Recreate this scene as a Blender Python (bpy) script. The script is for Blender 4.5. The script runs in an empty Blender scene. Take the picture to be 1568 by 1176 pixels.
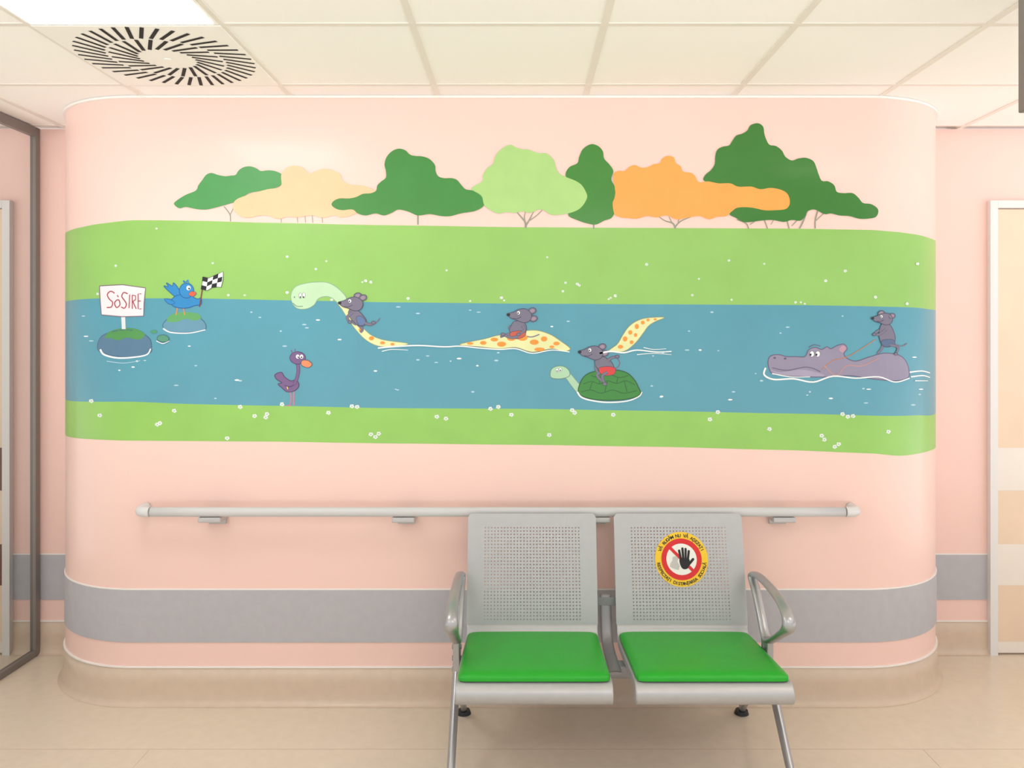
import bpy, bmesh, math, random
from mathutils import Vector, Matrix
from mathutils.geometry import tessellate_polygon
random.seed(7)
sc = bpy.context.scene
try:
    sc.view_settings.view_transform = 'Standard'
    sc.view_settings.look = 'None'
except Exception:
    pass

# ------------------------------------------------------------------ constants
F = 1218.0; U0 = 800.0; V0 = 513.0; SC = 377.0
D = F / SC                # camera distance to wall
CH = 1.5                  # camera height
CEIL = 2.471
R = 0.48; CXL = -1.579; CXR = 1.387
YB = 0.52                 # recessed wall plane

# ------------------------------------------------------------------ materials
def lin(c):
    o = []
    for v in c[:3]:
        v = v / 255.0
        o.append(v / 12.92 if v <= 0.04045 else ((v + 0.055) / 1.055) ** 2.4)
    return (o[0], o[1], o[2], 1.0)
_m = {}
def mat(name, rgb, rough=0.5, metal=0.0, var=0.05, nscale=6.0, bump=0.0, bscale=200.0, coat=0.0, spec=0.5, emit=0.0, ecol=(1, 0.985, 0.96, 1)):
    if name in _m: return _m[name]
    m = bpy.data.materials.new(name); m.use_nodes = True
    nt = m.node_tree; b = nt.nodes['Principled BSDF']
    tc = nt.nodes.new('ShaderNodeTexCoord')
    c = lin(rgb)
    if var > 0:
        n = nt.nodes.new('ShaderNodeTexNoise'); n.inputs['Scale'].default_value = nscale; n.inputs['Detail'].default_value = 4
        nt.links.new(tc.outputs['Object'], n.inputs['Vector'])
        r = nt.nodes.new('ShaderNodeValToRGB')
        r.color_ramp.elements[0].position = 0.3; r.color_ramp.elements[1].position = 0.7
        r.color_ramp.elements[0].color = (c[0]*(1-var), c[1]*(1-var), c[2]*(1-var), 1)
        r.color_ramp.elements[1].color = (min(1, c[0]*(1+var)), min(1, c[1]*(1+var)), min(1, c[2]*(1+var)), 1)
        nt.links.new(n.outputs['Fac'], r.inputs['Fac']); nt.links.new(r.outputs['Color'], b.inputs['Base Color'])
    else:
        b.inputs['Base Color'].default_value = c
    b.inputs['Roughness'].default_value = rough; b.inputs['Metallic'].default_value = metal
    b.inputs['Specular IOR Level'].default_value = spec
    b.inputs['Coat Weight'].default_value = coat; b.inputs['Coat Roughness'].default_value = 0.12
    if bump > 0:
        n2 = nt.nodes.new('ShaderNodeTexNoise'); n2.inputs['Scale'].default_value = bscale
        nt.links.new(tc.outputs['Object'], n2.inputs['Vector'])
        bp = nt.nodes.new('ShaderNodeBump'); bp.inputs['Strength'].default_value = bump; bp.inputs['Distance'].default_value = 0.002
        nt.links.new(n2.outputs['Fac'], bp.inputs['Height']); nt.links.new(bp.outputs['Normal'], b.inputs['Normal'])
    if emit > 0:
        b.inputs['Emission Color'].default_value = ecol; b.inputs['Emission Strength'].default_value = emit
    _m[name] = m
    return m
def paint(rgb):
    return mat('paint_%d_%d_%d' % tuple(rgb), rgb, rough=0.38, var=0.035, nscale=9, coat=0.15, spec=0.4)

M_pink = mat('pink_wall_paint', (246, 211, 202), rough=0.42, var=0.012, nscale=2, bump=0.08, bscale=160, coat=0.2, spec=0.4)
M_band = mat('grey_bumper_vinyl', (184, 184, 191), rough=0.5, var=0.03, nscale=30, bump=0.1, bscale=400)
M_white = mat('white_trim', (244, 241, 238), rough=0.4, var=0.0)
M_floor = mat('beige_vinyl_floor', (224, 211, 192), rough=0.2, var=0.025, nscale=25, spec=0.6)
M_skirt = mat('beige_vinyl_skirting', (214, 194, 174), rough=0.3, var=0.03, nscale=25)
M_seam = mat('vinyl_seam', (198, 181, 160), rough=0.4, var=0)
M_tile = mat('ceiling_tile', (253, 251, 248), rough=0.9, var=0.01, nscale=300)
M_tbar = mat('ceiling_t_bar', (236, 231, 224), rough=0.5, var=0.0)
M_steel = mat('silver_powder_steel', (184, 185, 188), rough=0.42, metal=0.45, var=0.02, nscale=40)
M_alu = mat('satin_aluminium', (176, 177, 181), rough=0.32, metal=0.7, var=0.02, nscale=20)
M_dark = mat('dark_bracket_steel', (150, 150, 155), rough=0.45, metal=0.4, var=0.02)
M_black = mat('black_rubber', (22, 26, 34), rough=0.4, var=0)
M_green = mat('green_leatherette', (22, 166, 34), rough=0.42, var=0.03, nscale=18, bump=0.12, bscale=350)
M_rail = mat('handrail_plastic', (206, 207, 210), rough=0.35, var=0.01)
M_railcap = mat('handrail_cap_plastic', (220, 220, 222), rough=0.35, var=0.0)
M_frame = mat('partition_frame_metal', (132, 126, 122), rough=0.4, metal=0.3, var=0.02)
M_doorfr = mat('door_frame_white', (232, 232, 232), rough=0.35, var=0.0)
M_door = mat('door_beige_laminate', (238, 214, 190), rough=0.45, var=0.03, nscale=5)
M_doorl = mat('door_pale_panel', (240, 232, 224), rough=0.4, var=0.02)
M_doorb = mat('door_brown_panel', (112, 72, 58), rough=0.4, var=0.05)
M_slot = mat('diffuser_slot_black', (14, 14, 16), rough=0.7, var=0)
M_diff = mat('diffuser_plate_white', (250, 248, 244), rough=0.5, var=0)
M_lamp = mat('led_panel_emitter', (255, 255, 255), rough=0.5, var=0, emit=9.0)
M_lampw = mat('warm_led_panel_emitter', (255, 255, 255), rough=0.5, var=0, emit=8.0, ecol=(1, 0.88, 0.74, 1))

def new_obj(name, bm, mats, parent=None, smooth=False):
    me = bpy.data.meshes.new(name)
    bm.normal_update(); bm.to_mesh(me); bm.free()
    for m in mats: me.materials.append(m)
    if smooth:
        for p in me.polygons: p.use_smooth = True
    o = bpy.data.objects.new(name, me); sc.collection.objects.link(o)
    if parent: o.parent = parent
    return o
def empty(name, loc=(0, 0, 0)):
    e = bpy.data.objects.new(name, None); sc.collection.objects.link(e); e.location = (0, 0, 0)
    e.empty_display_size = 0.1
    return e
def box(bm, x0, x1, y0, y1, z0, z1, mi=0, bev=0.0):
    r = bmesh.ops.create_cube(bm, size=1.0)
    vs = r['verts']
    for v in vs:
        v.co = Vector(((x0+x1)/2 + v.co.x*(x1-x0), (y0+y1)/2 + v.co.y*(y1-y0), (z0+z1)/2 + v.co.z*(z1-z0)))
    fs = set(f for v in vs for f in v.link_faces)
    for f in fs: f.material_index = mi
    if bev > 0:
        es = list(set(e for v in vs for e in v.link_edges))
        rr = bmesh.ops.bevel(bm, geom=es, offset=bev, segments=3, affect='EDGES', profile=0.5)
        for f in rr['faces']: f.material_index = mi

def catmull(pts, closed=True, n=5):
    out = []; N = len(pts)
    rng = N if closed else N-1
    for i in range(rng):
        if closed: p = [pts[(i+k-1) % N] for k in range(4)]
        else: p = [pts[max(0, min(N-1, i+k-1))] for k in range(4)]
        for j in range(n):
            t = j/n
            out.append(tuple(0.5*((2*p[1][d]) + (-p[0][d]+p[2][d])*t + (2*p[0][d]-5*p[1][d]+4*p[2][d]-p[3][d])*t*t + (-p[0][d]+3*p[1][d]-3*p[2][d]+p[3][d])*t**3) for d in range(len(p[1]))))
    if not closed: out.append(tuple(pts[-1]))
    return out

# ------------------------------------------------------------------ curved wall profile
def prof(s):
    """arc length along the wall -> (x, y, nx, ny)"""
    if s < CXL:
        a = (CXL - s)/R
        if a > math.pi/2: return (CXL-R, R+(a-math.pi/2)*R, -1, 0)
        return (CXL - R*math.sin(a), R - R*math.cos(a), -math.sin(a), -math.cos(a))
    if s > CXR:
        a = (s-CXR)/R
        if a > math.pi/2: return (CXR+R, R+(a-math.pi/2)*R, 1, 0)
        return (CXR + R*math.sin(a), R - R*math.cos(a), math.sin(a), -math.cos(a))
    return (s, 0, 0, -1)
def wpt(s, z, off=0.0):
    x, y, nx, ny = prof(s)
    return Vector((x+nx*off, y+ny*off, z))
S0 = CXL - R*math.pi/2 - 0.04; S1 = CXR + R*math.pi/2 + 0.04
SL = [CXL - R*math.pi/2*k/24 for k in range(24, 0, -1)]
SR = [CXR + R*math.pi/2*k/24 for k in range(1, 25)]
SALL = [S0] + SL + [CXL + (CXR-CXL)*k/30 for k in range(31)] + SR + [S1]

def P(u, v):
    """measured mural point -> wall sheet coordinates (arc length, height)"""
    X = (u-U0)/F; Z = -(v-V0)/F
    x = X*D
    if CXL <= x <= CXR: return (x, CH+Z*D)
    cx = CXL if x < 0 else CXR
    A = X*X+1; B = -2*(X*cx + D + R); C = cx*cx + (D+R)**2 - R*R
    disc = B*B-4*A*C
    t = (-B - math.sqrt(disc))/(2*A) if disc > 0 else -B/(2*A)
    px = X*t - cx; py = t - D - R
    a = math.atan2(abs(px), -py)
    s = CXL - R*a if x < 0 else CXR + R*a
    return (s, CH+Z*t)

def strip(name, z0f, z1f, off, m, parent=None, nz=1, s_list=None, thick=None):
    bm = bmesh.new(); S = s_list or SALL
    rows = []
    for s in S:
        z0 = z0f(s) if callable(z0f) else z0f; z1 = z1f(s) if callable(z1f) else z1f
        col = []
        if thick: col.append(bm.verts.new(wpt(s, z0, 0.0)))
        for k in range(nz+1): col.append(bm.verts.new(wpt(s, z0+(z1-z0)*k/nz, off)))
        if thick: col.append(bm.verts.new(wpt(s, z1, 0.0)))
        rows.append(col)
    for a, b in zip(rows, rows[1:]):
        for k in range(len(a)-1): bm.faces.new((a[k], b[k], b[k+1], a[k+1]))
    o = new_obj(name, bm, [m], parent)
    for p in o.data.polygons: p.use_smooth = (not thick)
    return o

# ------------------------------------------------------------------ room shell
bm = bmesh.new()
rows = [[bm.verts.new(wpt(s, z)) for z in (0.0, 0.8, 1.6, CEIL)] for s in SALL]
for a, b in zip(rows, rows[1:]):
    for k in range(3): bm.faces.new((a[k], b[k], b[k+1], a[k+1]))
new_obj('wall_front', bm, [M_pink], smooth=True)
XL, XR, YF = -4.2, 4.2, -5.6
def quadwall(name, x0, x1, y, m):
    bm = bmesh.new(); box(bm, x0, x1, y, y+0.1, 0, CEIL); return new_obj(name, bm, [m])
quadwall('wall_left', XL, CXL-R+0.01, YB, M_pink)
quadwall('wall_right', CXR+R-0.01, XR, YB, M_pink)

bm = bmesh.new(); box(bm, XL, XR, YF, YB+0.1, -0.1, 0.0, 0)
for y in (-0.35, -2.35): box(bm, XL, XR, y-0.0012, y+0.0012, -0.01, 0.0004, 1)
for x in (-1.35, 1.45): box(bm, x-0.0012, x+0.0012, -2.35, -0.35, -0.01, 0.0004, 1)
new_obj('floor', bm, [M_floor, M_seam])

# ceiling: suspended tiles in a T-bar grid
GX = [0.257+0.6*k for k in range(-7, 7)]; GY = [-0.143+0.6*k for k in range(-9, 2)]
lightcells = [(-1.243, -1.043), (1.757, -1.643), (0.557, -3.443), (-1.843, -3.443)]  # last panel is unseen, added behind the camera to brighten floor and ceiling
diffc = (-1.243, -0.443)
bm = bmesh.new()
for i in range(len(GX)-1):
    for j in range(len(GY)-1):
        box(bm, GX[i]+0.0105, GX[i+1]-0.0105, GY[j]+0.0105, GY[j+1]-0.0105, CEIL+0.0015, CEIL+0.02, 0)
box(bm, XL, XR, YF, YB+0.1, CEIL+0.02, CEIL+0.06, 1)
for x in GX: box(bm, x-0.0115, x+0.0115, YF, YB+0.1, CEIL-0.001, CEIL+0.02, 1)
for y in GY: box(bm, XL, XR, y-0.0115, y+0.0115, CEIL-0.0012, CEIL+0.02, 1)
new_obj('ceiling', bm, [M_tile, M_tbar])
# perimeter shadow angle following the wall
strip('trim_1', CEIL-0.010, CEIL-0.001, 0.010, M_white, thick=True)

for n_, (cx, cy) in enumerate(lightcells):
    bm = bmesh.new()
    box(bm, cx-0.295, cx+0.295, cy-0.295, cy+0.295, CEIL-0.004, CEIL+0.001, 0, bev=0.001)
    box(bm, cx-0.282, cx+0.282, cy-0.282, cy+0.282, CEIL-0.006, CEIL-0.003, 1)
    new_obj('ceiling_light_panel', bm, [M_white, M_lampw if n_ == 1 else M_lamp])

# swirl air diffuser
bm = bmesh.new()
cx, cy = diffc
box(bm, cx-0.297, cx+0.297, cy-0.297, cy+0.297, CEIL-0.004, CEIL+0.001, 0, bev=0.001)
def slot(a, r0, r1, w, tw):
    p0 = Vector((math.cos(a)*r0, math.sin(a)*r0)); p1 = Vector((math.cos(a+tw)*r1, math.sin(a+tw)*r1))
    d = (p1-p0).normalized(); n = Vector((-d.y, d.x))*w/2
    vs = [bm.verts.new((cx+q.x, cy+q.y, CEIL-0.0048)) for q in (p0-n, p0+n, p1+n, p1-n)]
    f = bm.faces.new(vs); f.material_index = 1
for k in range(40): slot(2*math.pi*k/40, 0.195, 0.292, 0.0125, 0.16)
for k in range(24): slot(2*math.pi*k/24+0.05, 0.095, 0.185, 0.0125, 0.35)
r = bmesh.ops.create_cone(bm, cap_ends=True, segments=24, radius1=0.012, radius2=0.012, depth=0.003, matrix=Matrix.Translation((cx, cy, CEIL-0.006)))
new_obj('air_diffuser', bm, [M_diff, M_slot])

# skirting (coved) and bumper band
SKP = [(0.030, 0.0006), (0.022, 0.004), (0.015, 0.012), (0.010, 0.024), (0.008, 0.05), (0.006, 0.09), (0.006, 0.15), (0.0, 0.151)]
bm = bmesh.new()
rows = [[bm.verts.new(wpt(s, z, o)) for o, z in SKP] for s in SALL]
for a, b in zip(rows, rows[1:]):
    for k in range(len(a)-1): bm.faces.new((a[k], b[k], b[k+1], a[k+1]))
new_obj('baseboard_front', bm, [M_skirt], smooth=True)
strip('trim_2', 0.150, 0.1555, 0.008, M_white, thick=True)
strip('trim_3', 0.253, 0.4655, 0.004, M_band, thick=True)
strip('band_highlight', 0.4655, 0.4705, 0.0045, M_white, thick=True)  # white strip paints in the highlight along the band's top edge
for nm, x0, x1 in (('left', -2.40, CXL-R), ('right', CXR+R, 2.19)):
    bm = bmesh.new()
    rows = [[bm.verts.new((x, YB-o, z)) for o, z in SKP] for x in (x0, x1)]
    for k in range(len(SKP)-1):
        f = bm.faces.new((rows[0][k], rows[1][k], rows[1][k+1], rows[0][k+1])); f.smooth = True
    box(bm, x0, x1, YB-0.008, YB, 0.150, 0.1555, 1)
    new_obj('baseboard_'+nm, bm, [M_skirt, M_white])
    bm = bmesh.new(); box(bm, x0, x1, YB-0.004, YB, 0.253, 0.4655, 0); box(bm, x0, x1, YB-0.0045, YB, 0.4655, 0.4705, 1)  # second box is the same painted top-edge highlight, on the recessed walls
    new_obj('trim_5' if nm == 'left' else 'trim_6', bm, [M_band, M_white])

# ------------------------------------------------------------------ doors
def door(name, x0, x1, leafside, panel_m):
    e = empty(name)
    bm = bmesh.new()
    t = 0.035
    box(bm, x0, x0+t, YB-0.03, YB-0.0005, 0.0005, 2.13, 0); box(bm, x1-t, x1, YB-0.03, YB-0.0005, 0.0005, 2.13, 0)
    box(bm, x0+t+0.0005, x1-t-0.0005, YB-0.03, YB-0.0005, 2.095, 2.13, 0)
    new_obj('frame', bm, [M_doorfr], e)
    bm = bmesh.new()
    box(bm, x0+t+0.004, x1-t-0.004, YB-0.016, YB-0.001, 0.008, 2.09, 0)
    for z0, z1 in ((0.77, 0.971), (0.325, 0.518)):
        box(bm, x0+t+0.006, x1-t-0.006, YB-0.018, YB-0.0161, z0, z1, 1)
    box(bm, x0+t+0.006, x1-t-0.006, YB-0.019, YB-0.0161, 0.009, 0.06, 2)
    new_obj('leaf', bm, [M_door, panel_m, M_doorl], e)
    bm = bmesh.new()
    hx = x1-t-0.07 if leafside > 0 else x0+t+0.07
    bmesh.ops.create_cone(bm, cap_ends=True, segments=20, radius1=0.025, radius2=0.025, depth=0.01, matrix=Matrix.Translation((hx, YB-0.022, 1.02)) @ Matrix.Rotation(math.pi/2, 4, 'X'))
    bmesh.ops.create_cone(bm, cap_ends=True, segments=16, radius1=0.009, radius2=0.009, depth=0.05, matrix=Matrix.Translation((hx, YB-0.045, 1.02)) @ Matrix.Rotation(math.pi/2, 4, 'X'))
    box(bm, min(hx, hx-leafside*0.12), max(hx, hx-leafside*0.12), YB-0.078, YB-0.062, 1.01, 1.03, 0, 0.004)
    new_obj('handle', bm, [M_alu], e)
door('door_1', -3.42, -2.40, -1, M_doorb)
door('door_2', 2.19, 3.21, 1, M_doorl)

# ------------------------------------------------------------------ glass partition (left)
gm = bpy.data.materials.new('clear_glass'); gm.use_nodes = True
nt = gm.node_tree; nt.nodes.clear()
o_ = nt.nodes.new('ShaderNodeOutputMaterial'); mx = nt.nodes.new('ShaderNodeMixShader')
tr = nt.nodes.new('ShaderNodeBsdfTransparent'); tr.inputs[0].default_value = (0.70, 0.70, 0.68, 1)
gl = nt.nodes.new('ShaderNodeBsdfGlossy'); gl.inputs['Roughness'].default_value = 0.02
fr = nt.nodes.new('ShaderNodeFresnel'); fr.inputs[0].default_value = 1.35
mm = nt.nodes.new('ShaderNodeMath'); mm.operation = 'MULTIPLY'; mm.inputs[1].default_value = 0.5
nt.links.new(fr.outputs[0], mm.inputs[0])
nt.links.new(mm.outputs[0], mx.inputs[0]); nt.links.new(tr.outputs[0], mx.inputs[1]); nt.links.new(gl.outputs[0], mx.inputs[2]); nt.links.new(mx.outputs[0], o_.inputs[0])
e = empty('glass_partition')
gx = -2.28
bm = bmesh.new()
y1, y0 = YB-0.012, -1.8
box(bm, gx-0.014, gx+0.014, y1-0.035, y1, 0.0, CEIL-0.002, 0, 0.003)
box(bm, gx-0.014, gx+0.014, y0, y0+0.04, 0.0, CEIL-0.002, 0, 0.003)
box(bm, gx-0.014, gx+0.014, y0+0.04, y1-0.035, CEIL-0.045, CEIL-0.002, 0, 0.003)
box(bm, gx-0.014, gx+0.014, y0+0.04, y1-0.035, 0.001, 0.03, 0, 0.003)
new_obj('frame', bm, [M_frame], e)
bm = bmesh.new()
vs = [bm.verts.new(p) for p in ((gx, y0+0.04, 0.03), (gx, y1-0.035, 0.03), (gx, y1-0.035, CEIL-0.045), (gx, y0+0.04, CEIL-0.045))]
bm.faces.new(vs)
new_obj('pane', bm, [gm], e)

# hanging sign (right edge)
e = empty('hanging_sign')
bm = bmesh.new(); box(bm, 1.252, 1.95, -1.25, -1.22, 2.06, 2.40, 0, 0.004); new_obj('panel', bm, [M_frame], e)
bm = bmesh.new()
for x in (1.4, 1.8): box(bm, x-0.005, x+0.005, -1.24, -1.23, 2.39, CEIL, 0)
new_obj('rods', bm, [M_alu], e)

# ------------------------------------------------------------------ mural
mural = empty('wall_mural')
def interp(pts):
    sz = sorted(P(*p) for p in pts)
    def f(s):
        if s <= sz[0][0]: return sz[0][1]
        if s >= sz[-1][0]: return sz[-1][1]
        for a, b in zip(sz, sz[1:]):
            if a[0] <= s <= b[0]:
                t = (s-a[0])/(b[0]-a[0]+1e-9); t2 = t*t*(3-2*t)*0.5+t*0.5
                return a[1]+(b[1]-a[1])*t2
    return f
e0 = interp([(103, 355), (125, 348), (150, 343), (210, 337), (300, 338), (400, 341), (600, 345), (800, 348), (1000, 349), (1200, 350), (1330, 352), (1370, 355), (1395, 358), (1427, 366)])
e1 = interp([(103, 461), (150, 457), (300, 457), (450, 460), (600, 463), (800, 465), (1000, 466), (1200, 467), (1400, 471), (1425, 474)])
e2 = interp([(103, 613), (200, 615), (300, 619), (400, 621), (600, 625), (800, 626), (1000, 629), (1200, 633), (1400, 636), (1425, 636)])
e3 = interp([(103, 668), (150, 673), (400, 676), (600, 679), (800, 681), (1000, 684), (1200, 689), (1330, 694), (1380, 698), (1424, 690)])
M_grass = mat('mural_grass_paint', (144, 196, 98), rough=0.36, var=0.04, nscale=5, coat=0.25)
M_grassL = mat('mural_grass_low_paint', (142, 198, 86), rough=0.36, var=0.04, nscale=7, coat=0.25)
M_water = mat('mural_water_paint', (80, 154, 176), rough=0.36, var=0.04, nscale=4, coat=0.25)
SM = [s for s in SALL if (CXL-R*1.22) <= s <= (CXR+R*1.27)]
strip('grass_bank_far', e1, e0, 0.0006, M_grass, mural, nz=3, s_list=SM)
strip('river_water', e2, e1, 0.0006, M_water, mural, nz=3, s_list=SM)
strip('grass_bank_near', e3, e2, 0.0006, M_grassL, mural, nz=2, s_list=SM)

class Fig:
    def __init__(self, name, base=0.0012, step=0.00007):
        self.name = name; self.bm = bmesh.new(); self.off = base; self.step = step; self.mats = []
    def mi(self, rgb):
        m = paint(rgb)
        if m not in self.mats: self.mats.append(m)
        return self.mats.index(m)
    def raw(self, pts2, tris, rgb):
        mi = self.mi(rgb); self.off += self.step
        t = bmesh.new()
        vs = [t.verts.new((p[0], 0, p[1])) for p in pts2]
        for tr_ in tris:
            try: t.faces.new([vs[i] for i in tr_])
            except Exception: pass
        ss = [p[0] for p in pts2]
        for s in SL + SR + [CXL, CXR]:
            if min(ss) < s < max(ss):
                bmesh.ops.bisect_plane(t, geom=t.verts[:]+t.edges[:]+t.faces[:], plane_co=(s, 0, 0), plane_no=(1, 0, 0))
        mp = {v: self.bm.verts.new(wpt(v.co.x, v.co.z, self.off)) for v in t.verts}
        for f in t.faces:
            try:
                nf = self.bm.faces.new([mp[v] for v in f.verts]); nf.material_index = mi
                nf.normal_update()
                nx_, ny_ = prof(sum(v.co.x for v in f.verts)/len(f.verts))[2:]
                if nf.normal.x*nx_ + nf.normal.y*ny_ < 0: nf.normal_flip()
            except Exception: pass
        t.free()
    def poly(self, pts, rgb, smooth=True, line=None, lw=1.2, n=5):
        q = catmull(pts, True, n) if smooth else pts
        w = [P(*p) for p in q]
        tris = tessellate_polygon([[Vector((a, b, 0)) for a, b in w]])
        self.raw(w, tris, rgb)
        if line: self.line(list(q)+[q[0]], lw, line, smooth=False)
    def ell(self, cx, cy, rx, ry, rgb, rot=0, line=None, lw=1.0, n=20):
        c, s = math.cos(math.radians(rot)), math.sin(math.radians(rot))
        pts = [(cx+rx*math.cos(a)*c-ry*math.sin(a)*s, cy+rx*math.cos(a)*s+ry*math.sin(a)*c) for a in [2*math.pi*k/n for k in range(n)]]
        self.poly(pts, rgb, False, line, lw)
    def line(self, pts, w, rgb, smooth=True, w1=None):
        q = catmull(pts, False, 5) if smooth and len(pts) > 2 else pts
        q = [p for i, p in enumerate(q) if i == 0 or (abs(p[0]-q[i-1][0])+abs(p[1]-q[i-1][1])) > 0.05]
        if len(q) < 2: return
        if w1 is None: w1 = w
        L = []; Rr = []
        for i, p in enumerate(q):
            a = q[max(0, i-1)]; b = q[min(len(q)-1, i+1)]
            dx, dy = b[0]-a[0], b[1]-a[1]; l = math.hypot(dx, dy) or 1
            ww = (w + (w1-w)*i/(len(q)-1))/2
            L.append((p[0]-dy/l*ww, p[1]+dx/l*ww)); Rr.append((p[0]+dy/l*ww, p[1]-dx/l*ww))
        n = len(q); pts2 = [P(*p) for p in L+Rr]
        self.raw(pts2, [(i, i+1, n+i+1, n+i) for i in range(n-1)], rgb)
    def done(self):
        return new_obj(self.name, self.bm, self.mats, mural)

DG = (58, 124, 50); MG = (76, 154, 86); LG = (170, 212, 132); OR = (250, 168, 84); PO = (250, 200, 158); TR = (150, 152, 140)
f = Fig('painted_tree_line', 0.0010)
# trunks
def trunk(pts, w=1.6, w1=None): f.line(pts, w, TR, True, w1)
trunk([(353, 339), (352, 328), (343, 316)]); trunk([(352, 330), (358, 318)], 1.2)
for x in (430, 455, 467, 478, 493): trunk([(x, 328), (x+1, 341)], 1.0)
trunk([(640, 325), (640, 344)], 2.2)
trunk([(805, 349), (804, 340), (796, 330), (787, 320)], 3.4, 1.2); trunk([(805, 342), (803, 332), (806, 320)], 2, 1); trunk([(805, 346), (812, 334), (818, 322)], 2.6, 1.0); trunk([(810, 338), (822, 330), (830, 322)], 1.6, 1)
trunk([(909, 338), (909, 351)], 2.2)
trunk([(1034, 350), (1030, 342), (1018, 338), (1006, 330)], 3, 1); trunk([(1034, 347), (1042, 339), (1058, 332)], 2.4, 1); trunk([(1030, 343), (1024, 332)], 1.6, 1); trunk([(1038, 342), (1040, 332)], 1.4, 1)
trunk([(1128, 336), (1142, 342), (1146, 350)], 1.8); trunk([(1160, 336), (1148, 344)], 1.2); trunk([(1170, 336), (1175, 350)], 1.6); trunk([(1185, 336), (1180, 344)], 1.0)
trunk([(1205, 338), (1208, 350)], 1.8); trunk([(1222, 336), (1212, 346)], 1.2); trunk([(1236, 322), (1230, 338), (1224, 350)], 2.2); trunk([(1252, 322), (1248, 338), (1248, 350)], 2.0); trunk([(1262, 326), (1249, 338)], 1.2)
f.poly([(267, 313), (270, 308), (284, 299), (300, 292), (304, 284), (310, 276), (316, 268), (324, 265), (334, 268), (345, 270), (354, 269), (361, 268), (366, 261), (374, 256), (384, 255), (393, 258), (400, 262), (412, 261), (424, 263), (434, 270), (430, 284), (410, 291), (385, 295), (374, 301), (366, 308), (355, 311), (345, 314), (330, 318), (315, 321), (300, 320), (285, 317), (275, 319)], MG)
f.poly([(357, 318), (362, 306), (385, 297), (410, 290), (430, 286), (431, 268), (438, 258), (449, 254), (462, 256), (469, 262), (474, 266), (482, 263), (495, 259), (506, 260), (514, 263), (522, 268), (524, 276), (537, 283), (552, 284), (566, 288), (577, 296), (562, 312), (545, 327), (525, 333), (512, 330), (500, 333), (490, 333), (480, 330), (468, 331), (455, 333), (440, 332), (430, 335), (420, 334), (410, 330), (398, 330), (385, 333), (375, 333), (365, 329)], PO)
f.poly([(508, 314), (511, 308), (520, 304), (534, 304), (545, 302), (556, 297), (568, 296), (576, 292), (578, 284), (584, 278), (591, 272), (591, 262), (589, 252), (592, 241), (600, 232), (610, 228), (620, 230), (628, 237), (636, 239), (648, 240), (658, 244), (666, 253), (667, 262), (671, 270), (680, 273), (692, 273), (700, 276), (706, 283), (713, 290), (724, 292), (734, 298), (742, 308), (739, 317), (728, 323), (718, 325), (705, 327), (690, 331), (676, 331), (658, 328), (640, 330), (625, 324), (610, 321), (600, 326), (588, 330), (575, 327), (560, 330), (548, 327), (540, 321), (525, 322), (515, 320)], (66, 140, 66))
f.poly([(868, 277), (866, 266), (872, 256), (884, 250), (887, 240), (893, 228), (905, 221), (916, 224), (923, 232), (925, 243), (933, 252), (939, 262), (936, 275), (942, 288), (941, 302), (938, 312), (941, 324), (936, 334), (925, 338), (912, 344), (898, 342), (886, 338), (874, 333), (870, 327), (872, 300)], (64, 134, 54))
f.poly([(722, 290), (728, 284), (738, 278), (740, 268), (746, 258), (755, 251), (758, 241), (764, 232), (773, 225), (782, 222), (790, 226), (800, 229), (808, 229), (816, 232), (826, 235), (836, 235), (844, 241), (849, 248), (851, 257), (856, 266), (866, 271), (881, 277), (890, 283), (896, 292), (899, 302), (893, 314), (884, 322), (870, 327), (856, 329), (844, 329), (834, 323), (825, 321), (812, 326), (800, 324), (788, 326), (775, 325), (762, 327), (748, 320), (741, 313), (737, 300)], LG)
f.poly([(1078, 277), (1080, 268), (1088, 261), (1094, 252), (1095, 240), (1098, 230), (1106, 225), (1116, 223), (1121, 216), (1127, 208), (1136, 205), (1144, 200), (1149, 192), (1160, 189), (1168, 194), (1170, 205), (1173, 214), (1178, 222), (1188, 224), (1197, 231), (1202, 240), (1212, 246), (1222, 243), (1234, 242), (1245, 247), (1250, 258), (1253, 267), (1258, 277), (1268, 278), (1277, 284), (1281, 294), (1292, 296), (1305, 296), (1314, 303), (1321, 311), (1334, 313), (1344, 321), (1341, 332), (1328, 335), (1315, 335), (1300, 331), (1285, 330), (1272, 327), (1262, 328), (1247, 321), (1236, 324), (1232, 332), (1225, 338), (1212, 337), (1200, 340), (1182, 337), (1165, 338), (1150, 340), (1138, 340), (1127, 334), (1117, 328), (1124, 318), (1160, 316), (1180, 306), (1150, 290), (1100, 284)], DG)
f.poly([(939, 268), (946, 262), (956, 262), (963, 256), (972, 253), (982, 257), (992, 256), (1000, 252), (1010, 250), (1014, 243), (1022, 239), (1031, 241), (1035, 250), (1042, 255), (1046, 263), (1058, 265), (1064, 270), (1070, 279), (1084, 278), (1100, 281), (1118, 281), (1130, 286), (1150, 286), (1164, 290), (1180, 288), (1196, 291), (1206, 298), (1209, 311), (1203, 320), (1186, 322), (1170, 322), (1150, 318), (1130, 318), (1120, 324), (1112, 331), (1098, 332), (1085, 336), (1070, 331), (1050, 334), (1035, 336), (1020, 330), (1005, 333), (990, 331), (975, 335), (960, 334), (950, 333), (941, 328), (938, 312), (942, 300), (941, 286)], OR)
f.done()

W = (242, 248, 250); WB = (178, 212, 226)
def wave(f, pts, w=2.0, c=W): f.line(pts, w, c, True, w*0.6)

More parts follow.
